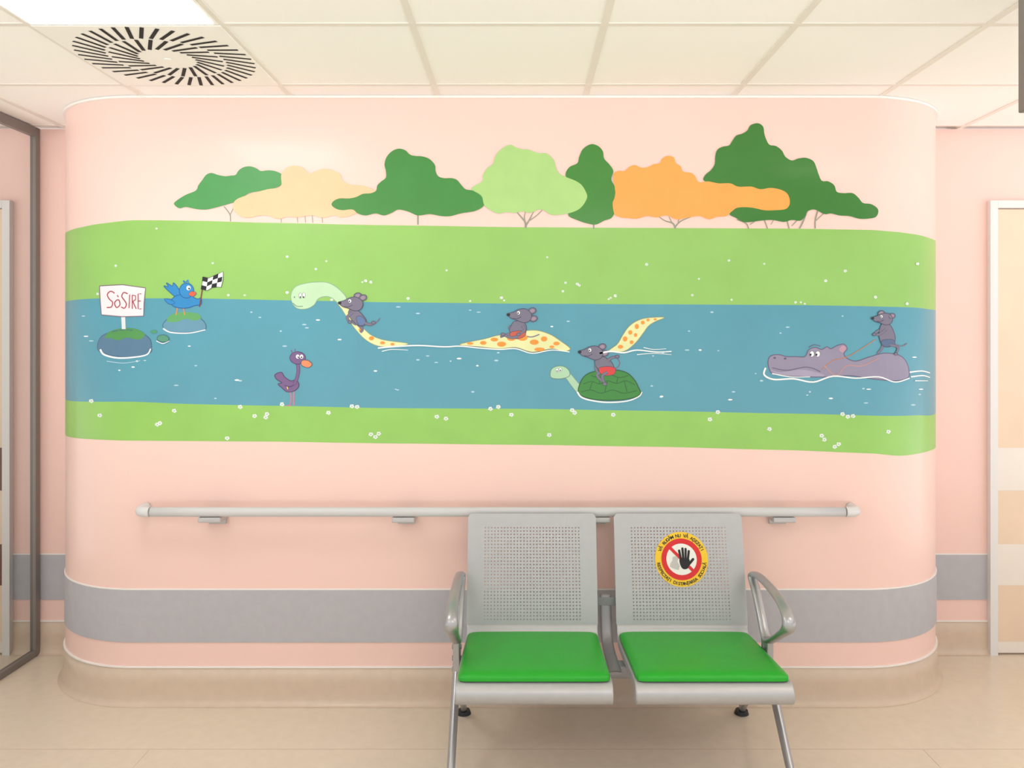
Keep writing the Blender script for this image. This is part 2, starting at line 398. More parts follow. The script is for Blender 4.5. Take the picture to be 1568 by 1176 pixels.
# sign + rock
f = Fig('painted_arrival_sign', 0.0016)
f.poly([(153, 538), (150, 528), (156, 515), (172, 508), (192, 505), (212, 508), (228, 517), (232, 528), (230, 540), (205, 546), (175, 545)], (84, 122, 152), line=(66, 100, 130))
f.poly([(161, 517), (168, 508), (185, 503), (205, 503), (218, 508), (222, 514), (212, 520), (195, 517), (182, 521), (170, 518)], (78, 148, 78))
wave(f, [(154, 535), (160, 543), (180, 548), (205, 547), (225, 543), (231, 534)], 3)
wave(f, [(164, 553), (190, 556), (215, 552)], 1.2, WB)
f.poly([(186, 482), (192, 482), (193, 504), (187, 504)], (220, 226, 230), False)
f.poly([(153, 438), (188, 436), (223, 441), (221, 463), (220, 484), (188, 485), (156, 482), (154, 460)], (238, 230, 236), False, line=(120, 90, 110), lw=1.3)
RD = (165, 62, 78)
for l in ([(176, 449), (170, 446), (165, 451), (168, 458), (173, 463), (171, 470), (164, 471)], [(180, 459), (176, 464), (179, 471), (184, 467), (183, 460), (180, 459)], [(196, 450), (190, 448), (187, 454), (191, 460), (194, 466), (191, 472), (186, 470)]):
    f.line(l, 1.7, RD)
for l in ([(199, 451), (198, 472)], [(203, 473), (203, 452)], [(203, 452), (208, 453), (208, 459), (203, 462)], [(204, 462), (209, 473)], [(217, 450), (212, 450), (212, 473), (217, 473)], [(212, 461), (216, 461)], [(180, 452), (182, 455)]):
    f.line(l, 1.5, RD, False)
f.done()
# bird with flag
f = Fig('painted_bird_with_flag', 0.0016)
f.poly([(252, 504), (250, 496), (260, 487), (280, 483), (305, 487), (315, 497), (312, 506), (285, 509), (262, 508)], (98, 150, 175), line=(66, 106, 136))
f.poly([(256, 492), (262, 482), (280, 478), (302, 480), (308, 487), (298, 491), (285, 488), (270, 493)], (96, 166, 100))
wave(f, [(250, 503), (262, 509), (290, 510), (315, 505)], 2.2)
BL = (40, 136, 200); BD = (22, 82, 150)
f.line([(272, 470), (270, 482)], 1.6, (230, 140, 60)); f.line([(281, 470), (283, 482)], 1.6, (230, 140, 60))
f.poly([(274, 458), (262, 449), (251, 438), (258, 439), (255, 433), (264, 438), (266, 433), (273, 441), (280, 452)], BL, line=BD, lw=1)
f.poly([(262, 462), (268, 454), (280, 451), (292, 452), (298, 456), (304, 458), (308, 456), (308, 466), (298, 468), (290, 471), (278, 472), (266, 469)], BL, line=BD, lw=1)
f.poly([(260, 466), (252, 458), (262, 459), (268, 464)], BL, line=BD, lw=0.8)
f.ell(286, 445, 11, 11.5, BL, line=BD)
f.line([(283, 434), (281, 430), (285, 432), (288, 429), (289, 434)], 1.5, BL)
f.ell(289, 441, 3.2, 3.6, W); f.ell(290, 442, 1.3, 1.6, (10, 10, 20))
f.poly([(294, 446), (301, 449), (296, 454), (289, 451)], (226, 96, 60), line=BD, lw=0.6)
f.line([(306, 470), (313, 424)], 1.8, (120, 60, 50))
q = [(311, 424), (320, 426), (331, 421), (342, 416), (342, 428), (339, 440), (327, 439), (318, 445), (309, 443)]
f.poly(q, W, False, line=(30, 30, 40), lw=0.8)
TLp = [(311, 424), (319, 426), (327, 423), (335, 419), (342, 416)]; BLp = [(308, 443), (316, 445), (324, 441), (332, 440), (339, 439)]
for i in range(4):
    for j in range(3):
        if (i+j) % 2 == 0:
            def mixp(k, t): return (TLp[k][0]*(1-t)+BLp[k][0]*t, TLp[k][1]*(1-t)+BLp[k][1]*t)
            f.poly([mixp(i, j/3), mixp(i+1, j/3), mixp(i+1, (j+1)/3), mixp(i, (j+1)/3)], (20, 20, 30), False)
f.poly([(241, 519), (244, 514), (253, 513), (259, 518), (256, 523), (246, 523)], (84, 150, 120), line=(60, 100, 120), lw=1)
wave(f, [(240, 522), (250, 526), (260, 522)], 1.4)
f.ell(236, 508, 5, 2.5, (75, 150, 110))
f.done()

GY_ = (118, 114, 136); GD = (70, 66, 90)
CR = (228, 232, 174); OD = (240, 152, 56); PG = (190, 224, 186)
# long-necked lake creature
f = Fig('painted_lake_serpent', 0.0016)
f.poly([(516, 462), (527, 455), (538, 472), (545, 488), (556, 502), (570, 514), (590, 521), (625, 526), (605, 531), (580, 530), (561, 521), (546, 506), (534, 490), (524, 474)], CR, line=(150, 165, 130), lw=0.9)
f.poly([(447, 462), (446, 450), (453, 439), (468, 434), (485, 432), (502, 433), (517, 441), (530, 455), (527, 463), (518, 464), (508, 456), (497, 454), (487, 458), (481, 467), (469, 473), (455, 472)], PG, line=(140, 180, 150), lw=1)
f.ell(460, 453, 2.3, 4.2, W, line=(110, 140, 120), lw=0.6); f.ell(465.5, 452, 2.3, 4.2, W, line=(110, 140, 120), lw=0.6)
f.ell(460, 455, 1, 1.5, (20, 20, 20)); f.ell(465, 455, 1, 1.5, (20, 20, 20))
f.line([(449, 464), (455, 469), (464, 469)], 1.1, (110, 140, 120)); f.ell(451, 455, 0.9, 1.1, (90, 120, 100))
f.poly([(704, 528), (722, 523), (742, 519), (760, 514), (778, 511), (800, 507), (822, 506), (842, 512), (858, 522), (873, 534), (862, 538), (845, 534), (815, 539), (790, 532), (765, 534), (735, 531)], CR, line=(160, 160, 110), lw=0.9)
f.poly([(932, 538), (945, 527), (953, 514), (962, 501), (974, 492), (990, 487), (1017, 486), (1004, 492), (993, 499), (984, 511), (972, 526), (955, 538)], CR, line=(160, 160, 110), lw=0.9)
for x, y, a, b in ((541, 489, 3.5, 3), (553, 505, 3.5, 3), (569, 518, 4, 3), (586, 525, 4, 2.3), (601, 527, 3, 2), (720, 526, 5, 2), (740, 525, 5, 3), (757, 520, 6, 3), (768, 527, 7, 4), (783, 518, 7, 4), (800, 517, 8, 5), (818, 524, 7, 4), (833, 519, 5, 4), (826, 535, 8, 3), (852, 526, 5, 3), (845, 531, 4, 2), (957, 519, 3.5, 4), (967, 524, 3, 3), (965, 509, 3, 3.5), (975, 500, 3.2, 4), (984, 494, 3, 3), (973, 513, 2.5, 3), (992, 490, 2.5, 2), (1003, 489, 2.5, 1.6), (950, 531, 4, 3)):
    f.ell(x, y, a, b, OD, n=10)
wave(f, [(579, 533), (600, 531), (640, 529), (680, 531), (705, 530), (735, 533), (765, 535), (790, 534), (815, 541), (845, 536), (872, 539)], 2.2)
wave(f, [(585, 538), (600, 535), (625, 536)], 1.3)
wave(f, [(918, 541), (935, 538), (955, 540), (975, 536), (1005, 539), (1028, 538)], 2.6); wave(f, [(985, 532), (1000, 535), (1020, 534)], 1.2); wave(f, [(975, 543), (1000, 541), (1028, 543)], 1.2)
f.done()

def mouse(name, hx, hy, sc_=1.0, body=None, limbs=(), cloth=None, tail=None, ears=((14, -9), (17, 2)), cc=(200, 60, 60)):
    f = Fig(name, 0.0030)
    if tail: f.line(tail, 1.6, GY_)
    for l in limbs[:len(limbs)//2]: f.line(l, 5.0*sc_, GD, True, 3.6*sc_); f.line(l, 4.2*sc_, GY_, True, 3.0*sc_)
    if body: f.poly(body, GY_, line=GD, lw=0.9)
    if cloth: f.poly(cloth, cc, line=GD, lw=0.7)
    for l in limbs[len(limbs)//2:]:
        f.line(l, 5.0*sc_, GD, True, 3.6*sc_); f.line(l, 4.0*sc_, GY_, True, 2.8*sc_)
        f.ell(l[-1][0], l[-1][1], 3.2*sc_, 2.3*sc_, GY_, line=GD, lw=0.7)
    for ex, ey in ears:
        f.ell(hx+ex*sc_, hy+ey*sc_, 6*sc_, 4.6*sc_, GY_, rot=-15, line=GD, lw=0.9); f.ell(hx+ex*sc_, hy+ey*sc_, 3.6*sc_, 2.6*sc_, (158, 138, 158), rot=-15)
    h = [(-20, -3), (-12, -6), (-4, -10), (6, -11), (14, -6), (16, 1), (12, 8), (3, 10), (-7, 6), (-16, 3)]
    f.poly([(hx+a*sc_, hy+b*sc_) for a, b in h], GY_, line=GD, lw=1.0)
    f.ell(hx-19.5*sc_, hy-2*sc_, 2.8*sc_, 2.4*sc_, (30, 28, 40))
    f.ell(hx-4*sc_, hy-5*sc_, 2.6*sc_, 3.0*sc_, W, line=GD, lw=0.5); f.ell(hx-4.6*sc_, hy-4.4*sc_, 1.1*sc_, 1.3*sc_, (15, 15, 20))
    f.line([(hx-13*sc_, hy+3.5*sc_), (hx-6*sc_, hy+4*sc_), (hx, hy+1*sc_)], 0.9, GD)
    return f.done()
mouse('painted_mouse_on_neck', 540, 466, 1.0, body=[(536, 474), (546, 474), (555, 482), (561, 491), (559, 498), (550, 499), (541, 492), (534, 482)],
      limbs=([(548, 496), (555, 504), (552, 509)], [(545, 480), (540, 492), (546, 497)], [(558, 494), (566, 497), (572, 494)], [(540, 478), (532, 486), (536, 493)]),
      cloth=[(546, 486), (553, 484), (560, 491), (558, 497), (550, 498)], tail=[(560, 497), (570, 498), (578, 492), (582, 487)], cc=(96, 120, 166), ears=((8, -13), (16, -10)))
mouse('painted_mouse_on_hump', 798, 484, 1.0, body=[(788, 492), (800, 492), (806, 500), (804, 512), (796, 517), (786, 514), (780, 506), (783, 498)],
      limbs=([(790, 512), (778, 512), (766, 516)], [(788, 498), (780, 502), (786, 508)], [(794, 515), (782, 517), (770, 512)], [(800, 498), (803, 506), (794, 512)]),
      cloth=[(784, 508), (802, 507), (804, 514), (792, 519), (781, 514)], tail=[(802, 514), (814, 516), (826, 512)], cc=(196, 90, 70), ears=((17, -8), (19, 4)))
# turtle
f = Fig('painted_turtle', 0.0016)
f.line([(860, 572), (870, 576), (878, 586), (888, 598)], 9, (120, 150, 130), True, 12); f.line([(860, 572), (870, 576), (878, 586), (888, 598)], 8, (172, 210, 178), True, 11)
f.poly([(843, 577), (844, 566), (852, 561), (863, 561), (871, 567), (872, 575), (864, 579), (852, 580)], (172, 210, 178), line=(100, 140, 120), lw=1)
f.ell(853, 567, 2.2, 3.2, W, line=(90, 120, 110), lw=0.5); f.ell(858, 566, 2.2, 3.2, W, line=(90, 120, 110), lw=0.5); f.ell(853, 568, 0.9, 1.2, (15, 15, 15)); f.ell(858, 567, 0.9, 1.2, (15, 15, 15))
f.poly([(886, 602), (889, 585), (899, 573), (918, 567), (938, 566), (958, 570), (970, 580), (977, 592), (980, 604), (960, 611), (930, 613), (902, 610)], (56, 134, 56), line=(30, 84, 44), lw=1.4)
for l in ([(893, 588), (906, 584), (918, 588), (930, 583), (944, 587), (958, 583), (972, 589)], [(890, 600), (905, 597), (920, 602), (938, 597), (955, 602), (975, 598)], [(905, 575), (918, 578), (932, 573), (948, 578), (962, 575)], [(907, 584), (903, 597)], [(930, 584), (926, 600)], [(956, 584), (960, 600)], [(918, 578), (918, 588)], [(946, 577), (944, 587)]):
    f.line(l, 1.2, (38, 100, 48))
wave(f, [(884, 600), (890, 608), (905, 613), (930, 616), (960, 614), (978, 607), (983, 600)], 2.6)
f.done()
mouse('painted_mouse_on_turtle', 907, 541, 1.0, body=[(912, 550), (922, 546), (934, 552), (940, 562), (938, 571), (926, 573), (917, 566), (911, 558)],
      limbs=([(924, 568), (914, 574), (922, 584)], [(918, 553), (912, 562), (915, 570)], [(930, 570), (922, 576), (926, 588)], [(930, 553), (936, 548), (945, 546)]),
      cloth=[(918, 563), (932, 561), (942, 564), (940, 573), (926, 575), (918, 570)], tail=[(938, 566), (946, 562), (949, 555), (945, 549)], cc=(214, 62, 62), ears=((15, -10), (19, 0)))
# stork
f = Fig('painted_stork', 0.0016)
PU = (118, 90, 138); PD = (72, 56, 92)
f.line([(444, 598), (446, 610), (444, 621)], 2.2, (190, 126, 150)); f.line([(450, 597), (450, 621)], 2.2, (190, 126, 150)); f.line([(438, 621), (446, 621)], 1.6, (190, 126, 150))
f.poly([(421, 574), (431, 570), (436, 577), (445, 583), (454, 582), (458, 590), (452, 598), (440, 600), (431, 593), (426, 588), (432, 586), (424, 581)], PU, line=PD)
f.line([(455, 553), (457, 566), (455, 578), (451, 588)], 5.4, PD); f.line([(455, 553), (457, 566), (455, 578), (451, 588)], 4.2, PU)
f.ell(456, 548, 12, 9.5, PU, line=PD); f.line([(448, 541), (446, 536)], 1.4, PU); f.line([(452, 539), (452, 534)], 1.4, PU)
f.ell(456, 546, 2.6, 3.2, W); f.ell(462, 546, 2.6, 3.2, W); f.ell(457, 547, 1.1, 1.3, (15, 15, 20)); f.ell(462, 547, 1.1, 1.3, (15, 15, 20))
f.poly([(463, 552), (472, 552), (478, 558), (472, 563), (462, 559)], (226, 140, 96), line=PD, lw=0.8)
f.line([(436, 590), (444, 592), (451, 589)], 1, PD); f.line([(441, 596), (440, 592)], 1.2, (240, 220, 120))
f.done()
# hippo
f = Fig('painted_hippo', 0.0016)
HP = (146, 140, 166); HD = (98, 90, 120)
f.poly([(1178, 566), (1176, 553), (1180, 545), (1192, 543), (1204, 546), (1218, 546), (1232, 546), (1238, 536), (1248, 532), (1258, 535), (1266, 531), (1272, 534), (1282, 529), (1292, 527), (1297, 534), (1292, 541), (1296, 548), (1310, 553), (1330, 547), (1352, 541), (1374, 543), (1386, 552), (1391, 566), (1390, 578), (1370, 583), (1335, 580), (1300, 575), (1270, 577), (1235, 577), (1200, 575), (1184, 573)], HP, line=HD, lw=1.3)
f.poly([(1180, 566), (1195, 570), (1225, 566), (1250, 570), (1262, 576), (1230, 576), (1195, 574)], (164, 158, 184))
f.ell(1186, 548, 2.2, 1.6, HD); f.ell(1202, 549, 2.2, 1.6, HD)
f.ell(1243, 542, 3.6, 4.6, W, line=HD, lw=0.7); f.ell(1252, 542, 3.6, 4.6, W, line=HD, lw=0.7); f.ell(1241, 543, 1.4, 1.8, (15, 15, 20)); f.ell(1250, 543, 1.4, 1.8, (15, 15, 20))
f.line([(1182, 563), (1205, 567), (1235, 562), (1256, 569)], 1.2, HD); f.line([(1238, 532), (1246, 528), (1256, 530)], 1.2, HD)
f.poly([(1284, 535), (1290, 529), (1295, 533), (1290, 540)], (190, 150, 170))
f.line([(1258, 566), (1275, 552), (1300, 545), (1340, 520)], 1.2, (190, 130, 90)); f.line([(1262, 560), (1280, 575), (1296, 560), (1320, 560), (1345, 548)], 1.2, (200, 150, 140))
wave(f, [(1172, 563), (1170, 574), (1185, 581), (1215, 580), (1245, 585), (1275, 576), (1310, 579), (1345, 577), (1370, 585), (1392, 579)], 2.8)
wave(f, [(1182, 572), (1210, 577), (1240, 577)], 1.6); wave(f, [(1392, 570), (1410, 568), (1423, 571)], 2.4); wave(f, [(1394, 577), (1412, 575), (1423, 578)], 2.2); wave(f, [(1400, 583), (1420, 583)], 1.4)
f.done()
mouse('painted_mouse_rider', 1352, 489, 0.85, body=[(1350, 496), (1360, 496), (1367, 506), (1370, 520), (1364, 530), (1352, 530), (1346, 518), (1346, 506)],
      limbs=([(1352, 528), (1348, 536), (1343, 541)], [(1350, 504), (1342, 508), (1336, 514)], [(1362, 528), (1374, 532), (1371, 542)], [(1356, 504), (1346, 512), (1338, 512)]),
      cloth=[(1350, 521), (1366, 520), (1369, 528), (1358, 531), (1350, 528)], tail=[(1368, 526), (1380, 530), (1388, 526)], cc=(84, 104, 142), ears=((-4, -11), (15, -6)))

# flowers and ripples
f = Fig('painted_flowers', 0.0010, 0.000004)
def flower(x, y, r=2.4):
    for a in range(5):
        t = a*2*math.pi/5+random.random()*0.4
        f.ell(x+math.cos(t)*r*0.85, y+math.sin(t)*r*0.75, r*0.68, r*0.58, (226, 236, 232), n=8)
    f.ell(x, y, r*0.36, r*0.36, (150, 176, 130), n=8)
for x, y in ((140, 614), (153, 636), (245, 648), (241, 650), (267, 629), (348, 671), (368, 623), (390, 637), (409, 634), (407, 639), (432, 619), (503, 632), (539, 622), (547, 623), (568, 665), (575, 669), (580, 664), (669, 638), (683, 641), (751, 626), (763, 623), (783, 635), (841, 666), (876, 628), (880, 632), (939, 635), (1099, 631), (1087, 642), (1178, 657), (1258, 667), (1262, 673), (1284, 680), (1278, 684), (1290, 634), (1298, 638), (1306, 637), (1360, 661)):
    flower(x, y, 2.5)
for x, y in ((150, 450), (240, 350), (326, 403), (440, 393), (350, 452), (375, 452), (440, 448), (560, 430), (568, 432), (508, 459), (555, 432), (625, 457), (684, 414), (720, 461), (768, 456), (772, 460), (866, 433), (884, 435), (862, 446), (887, 437), (838, 394), (935, 456), (942, 453), (932, 458), (990, 405), (1070, 427), (1116, 399), (1060, 452), (1120, 459), (1170, 404), (1218, 463), (1226, 463), (1232, 465), (1264, 430), (1294, 415), (1388, 465), (1404, 404), (1340, 455), (500, 400), (484, 412), (178, 407)):
    flower(x, y, random.choice([1.2, 1.5, 1.8]))
f.done()
f = Fig('painted_ripples', 0.0010, 0.000004)
rp = [(132, 515), (140, 522), (183, 567), (204, 562), (210, 553), (222, 552), (128, 484), (232, 533), (363, 582), (368, 583), (398, 486), (385, 478), (430, 507), (436, 530), (470, 502), (487, 490), (466, 497), (520, 520), (606, 596), (609, 597), (640, 551), (655, 545), (690, 553), (703, 549), (668, 555), (724, 600), (731, 560), (760, 552), (733, 478), (720, 475), (700, 530), (763, 540), (845, 500), (870, 492), (917, 600), (998, 591), (1012, 608), (1015, 541), (1000, 545), (1052, 536), (1072, 536), (1100, 537), (1013, 607), (1123, 600), (1118, 612), (1166, 583), (1157, 572), (1206, 501), (1195, 510), (1236, 605), (1272, 610), (1330, 596), (1326, 617), (1290, 484), (1240, 600), (1400, 547), (1410, 596), (1408, 604), (1322, 595), (1398, 620), (470, 560), (575, 568), (610, 470), (640, 480), (1090, 478), (1055, 507), (300, 560), (270, 590), (330, 610), (290, 530)]
for x, y in rp:
    l = random.uniform(1.5, 4)
    f.ell(x, y, l, random.uniform(0.8, 1.4), random.choice([W, WB, WB]), n=8)
f.done()

# ------------------------------------------------------------------ generic sweep tube in space
def sweep(bm, pts, rad, closed=False, ref=Vector((1, 0, 0)), segs=14, mi=0, cap=True):
    n = len(pts); rings = []
    for i in range(n):
        p = Vector(pts[i])
        a = Vector(pts[(i-1) % n] if closed else pts[max(0, i-1)]); b = Vector(pts[(i+1) % n] if closed else pts[min(n-1, i+1)])
        t = (b-a).normalized()
        u = (ref - t*ref.dot(t)).normalized(); v = t.cross(u)
        ra, rb = rad(i/(n-1))
        rings.append([bm.verts.new(p + u*ra*math.cos(2*math.pi*k/segs) + v*rb*math.sin(2*math.pi*k/segs)) for k in range(segs)])
    m = n if closed else n-1
    for i in range(m):
        A, B = rings[i], rings[(i+1) % n]
        for k in range(segs):
            f = bm.faces.new((A[k], A[(k+1) % segs], B[(k+1) % segs], B[k])); f.smooth = True; f.material_index = mi
    if cap and not closed:
        for rr in (rings[0], rings[-1]):
            f = bm.faces.new(rr); f.material_index = mi

# ------------------------------------------------------------------ handrail
hr = empty('handrail')
RZ = 0.800; RY = -0.083
bm = bmesh.new()
sweep(bm, [(-1.47+2.745*k/10, RY, RZ) for k in range(11)], lambda t: (0.019, 0.017), ref=Vector((0, 0, 1)), segs=20)
new_obj('rail', bm, [M_rail], hr)
bm = bmesh.new()
for sgn, xe in ((-1, -1.475), (1, 1.28)):
    pts = catmull([(xe-sgn*0.0, RY, RZ), (xe+sgn*0.022, RY+0.001, RZ), (xe+sgn*0.042, RY+0.012, RZ), (xe+sgn*0.050, RY+0.035, RZ), (xe+sgn*0.050, -0.002, RZ)], False, 5)
    sweep(bm, pts, lambda t: (0.0205, 0.0185), ref=Vector((0, 0, 1)), segs=20)
new_obj('end_caps', bm, [M_railcap], hr)
bm = bmesh.new()
for u in (322, 618, 917, 1200):
    x = (u-U0)/387.0
    box(bm, x-0.045, x+0.045, -0.10, -0.001, RZ-0.040, RZ-0.020, 0, 0.005)
    box(bm, x-0.035, x+0.035, -0.011, -0.0005, RZ-0.065, RZ-0.02, 0, 0.003)
    bmesh.ops.create_cone(bm, cap_ends=True, segments=12, radius1=0.006, radius2=0.006, depth=0.004, matrix=Matrix.Translation((x, -0.06, RZ-0.042)))
new_obj('brackets', bm, [mat('rail_bracket_grey', (190, 190, 192), rough=0.35, metal=0.3, var=0)], hr)

# ------------------------------------------------------------------ tandem waiting bench
bench = empty('waiting_bench')
A = Vector((0, -0.222, 0.405)); B = Vector((0, -0.132, 0.803)); LB = (B-A).length; TD = (B-A).normalized()
def bp(x, t, o=0.0):
    n = Vector((0, -TD.z, TD.y))   # toward viewer
    return Vector((x, 0, 0)) + A + TD*t + n*o
def seat_unit(idx, xc):
    hw = 0.247
    bm = bmesh.new()
    cell = 0.0125; nx = 30; ny = 28; px0 = -nx*cell/2; t0 = 0.012
    cache = {}
    def V(x, t):
        k = (round(x, 5), round(t, 5))
        if k not in cache: cache[k] = bm.verts.new(bp(xc+x, t))
        return cache[k]
    rr = 0.0028
    for i in range(nx):
        for j in range(ny):
            cx = px0+(i+0.5)*cell; cy = t0+(j+0.5)*cell; h = cell/2
            outer = [(h, 0), (h, h), (0, h), (-h, h), (-h, 0), (-h, -h), (0, -h), (h, -h)]
            ov = [V(cx+a, cy+b) for a, b in outer]
            iv = [V(cx+rr*math.cos(math.pi/4*k), cy+rr*math.sin(math.pi/4*k)) for k in range(8)]
            for k in range(8): bm.faces.new((ov[k], ov[(k+1) % 8], iv[(k+1) % 8], iv[k]))
    px1 = -px0; t1 = t0+ny*cell; cr = 0.018
    def quad(x0, x1, a, b): bm.faces.new([bm.verts.new(bp(xc+x, t)) for x, t in ((x0, a), (x1, a), (x1, b), (x0, b))])
    quad(-hw, px0, 0, t1); quad(px1, hw, 0, t1); quad(px0, px1, 0, t0)
    arcR = [(hw-cr+cr*math.cos(a), LB-cr+cr*math.sin(a)) for a in [math.pi/2*k/6 for k in range(7)]]
    arcL = [(-x, t) for x, t in reversed(arcR)]
    outline = [(hw, t1)] + arcR + arcL + [(-hw, t1)]
    bm.faces.new([bm.verts.new(bp(xc+x, t)) for x, t in outline])
    # edge flange folded to the back
    path = [(hw, 0), (hw, t1)] + arcR + arcL + [(-hw, t1), (-hw, 0)]
    fr_ = [bm.verts.new(bp(xc+x, t)) for x, t in path]; bk = [bm.verts.new(bp(xc+x*0.992, t-(0.004 if t > t1 else 0), -0.016)) for x, t in path]
    for k in range(len(path)-1):
        bm.faces.new((fr_[k], fr_[k+1], bk[k+1], bk[k]))
    o = new_obj('backrest_%d' % idx, bm, [M_steel], bench)
    md = o.modifiers.new('s', 'SOLIDIFY'); md.thickness = 0.0018; md.offset = -1
    # seat pan with bend and rolled front lip
    prof2 = [(-0.222, 0.405), (-0.2245, 0.392), (-0.232, 0.378), (-0.246, 0.368), (-0.27, 0.364), (-0.40, 0.374), (-0.55, 0.388), (-0.66, 0.398), (-0.70, 0.402)]
    c = (-0.708, 0.368); r_ = 0.034
    prof2 += [(c[0]-r_*math.sin(a)*1.15, c[1]+r_*math.cos(a)) for a in [math.pi*k/12 for k in range(1, 13)]] + [(-0.69, 0.336)]
    bm = bmesh.new(); xs = [-hw, -hw+0.004, hw-0.004, hw]
    rows = [[bm.verts.new((xc+x, y, z)) for y, z in prof2] for x in xs]
    for a, b in zip(rows, rows[1:]):
        for k in range(len(prof2)-1):
            f_ = bm.faces.new((a[k], b[k], b[k+1], a[k+1])); f_.smooth = True
    for sx in (-hw, hw):   # side flanges
        top = [bm.verts.new((xc+sx, y, z)) for y, z in prof2[3:9]]; low = [bm.verts.new((xc+sx*0.99, y, z-0.03)) for y, z in prof2[3:9]]
        for k in range(5): bm.faces.new((top[k], top[k+1], low[k+1], low[k]))
        bm.faces.new([bm.verts.new((xc+sx, y, z)) for y, z in prof2[8:]])   # lip end cap
    o = new_obj('seat_pan_%d' % idx, bm, [M_steel], bench)
    md = o.modifiers.new('s', 'SOLIDIFY'); md.thickness = 0.002; md.offset = -1
    # cushion
    bm = bmesh.new()
    N = 22; K = 22; cw = 0.243; y0c, y1c = -0.722, -0.238
    def zs(y): return 0.366 + (-0.24-y)*0.082
    def sup(i, n): return -1+2*i/n
    top = []; bot = []
    for i in range(N+1):
        ra = []; rb = []
        for j in range(K+1):
            a = sup(i, N); b = sup(j, K)
            a = math.sin(a*math.pi/2); b = math.sin(b*math.pi/2)
            ex = 1-0.05*max(0, abs(a)-0.9)*max(0, abs(b)-0.9)*50
            x = a*cw*ex; y = (y0c+y1c)/2 + b*(y1c-y0c)/2*ex
            edge = (1-abs(a)**16)**0.5*(1-abs(b)**16)**0.5 if abs(a) < 1 and abs(b) < 1 else 0
            crown = 0.006*(1-a*a)*(1-b*b)
            ra.append(bm.verts.new((xc+x, y, zs(y)+0.009+0.017*edge+crown)))
            rb.append(bm.verts.new((xc+x*0.995, y, zs(y)+0.001)))
        top.append(ra); bot.append(rb)
    for i in range(N):
        for j in range(K):
            bm.faces.new((top[i][j], top[i+1][j], top[i+1][j+1], top[i][j+1])).smooth = True
    for i in range(N):
        for (j, fl) in ((0, 1), (K, 0)):
            q = (top[i][j], bot[i][j], bot[i+1][j], top[i+1][j]); bm.faces.new(q if fl else q[::-1]).smooth = True
    for j in range(K):
        for (i, fl) in ((0, 0), (N, 1)):
            q = (top[i][j], bot[i][j], bot[i][j+1], top[i][j+1]); bm.faces.new(q if fl else q[::-1]).smooth = True
    bmesh.ops.recalc_face_normals(bm, faces=bm.faces[:])
    new_obj('cushion_%d' % idx, bm, [M_green], bench)
XC = (0.037, 0.604)
seat_unit(1, XC[0]); seat_unit(2, XC[1])

def end_frame(idx, x, mid=False):
    loop = [(-0.232, 0.597), (-0.29, 0.612), (-0.38, 0.617), (-0.48, 0.614), (-0.57, 0.602), (-0.628, 0.578), (-0.640, 0.552), (-0.615, 0.528), (-0.56, 0.495), (-0.48, 0.448), (-0.42, 0.420), (-0.385, 0.432), (-0.34, 0.485), (-0.28, 0.545), (-0.236, 0.578)]
    pts = [(x, y, z) for y, z in catmull(loop, True, 6)]
    def rad(t):
        g = math.exp(-((t-0.42)/0.09)**2)
        return (0.018+0.006*g, 0.0105+0.006*g)
    bm = bmesh.new(); sweep(bm, pts, rad, closed=True)
    new_obj('armrest_%d' % idx, bm, [M_alu], bench)
    bm = bmesh.new()
    box(bm, x-0.012, x+0.012, -0.445, -0.375, 0.29, 0.43, 0, 0.004)
    fl = [(x, y, z) for y, z in catmull([(-0.40, 0.335), (-0.44, 0.30), (-0.53, 0.215), (-0.64, 0.105), (-0.735, 0.022)], False, 5)]
    rl = [(x, y, z) for y, z in catmull([(-0.42, 0.335), (-0.37, 0.30), (-0.28, 0.215), (-0.17, 0.105), (-0.085, 0.022)], False, 5)]
    sweep(bm, fl, lambda t: (0.015-0.002*t, 0.021-0.006*t)); sweep(bm, rl, lambda t: (0.015-0.002*t, 0.021-0.006*t))
    new_obj('leg_%d' % idx, bm, [M_alu], bench)
    bm = bmesh.new()
    for y in (-0.742, -0.08):
        bmesh.ops.create_cone(bm, cap_ends=True, segments=28, radius1=0.028, radius2=0.024, depth=0.014, matrix=Matrix.Translation((x, y, 0.0085)))
        bmesh.ops.create_cone(bm, cap_ends=True, segments=16, radius1=0.010, radius2=0.010, depth=0.02, matrix=Matrix.Translation((x, y, 0.024)))
    new_obj('foot_pads_%d' % idx, bm, [M_black], bench)
    bm = bmesh.new()
    for y, z in ((-0.41, 0.395), (-0.41, 0.355), (-0.41, 0.315)):
        bmesh.ops.create_cone(bm, cap_ends=True, segments=14, radius1=0.009, radius2=0.008, depth=0.034, matrix=Matrix.Translation((x, y, z)) @ Matrix.Rotation(math.pi/2, 4, 'Y'))
    new_obj('bolts_%d' % idx, bm, [M_dark], bench)
end_frame(1, -0.232); end_frame(2, 0.868)
bm = bmesh.new(); box(bm, -0.232, 0.868, -0.44, -0.38, 0.292, 0.336, 0, 0.006); new_obj('beam', bm, [M_dark], bench)
bm = bmesh.new()
for xc in XC:
    for dx in (-0.20, 0.20):
        pts = [(xc+dx, y, z) for y, z in ((-0.60, 0.365), (-0.52, 0.345), (-0.41, 0.335), (-0.30, 0.340), (-0.225, 0.372), (-0.195, 0.45), (-0.178, 0.54))]
        sweep(bm, catmull(pts, False, 4), lambda t: (0.014, 0.006))
pts = [(0.3205, y, z) for y, z in ((-0.50, 0.338), (-0.41, 0.335), (-0.29, 0.332), (-0.215, 0.350), (-0.178, 0.42), (-0.155, 0.50))]
sweep(bm, catmull(pts, False, 4), lambda t: (0.022, 0.005))
box(bm, 0.27, 0.371, -0.172, -0.168, 0.46, 0.49, 0, 0.001)
new_obj('support_brackets', bm, [M_dark], bench)

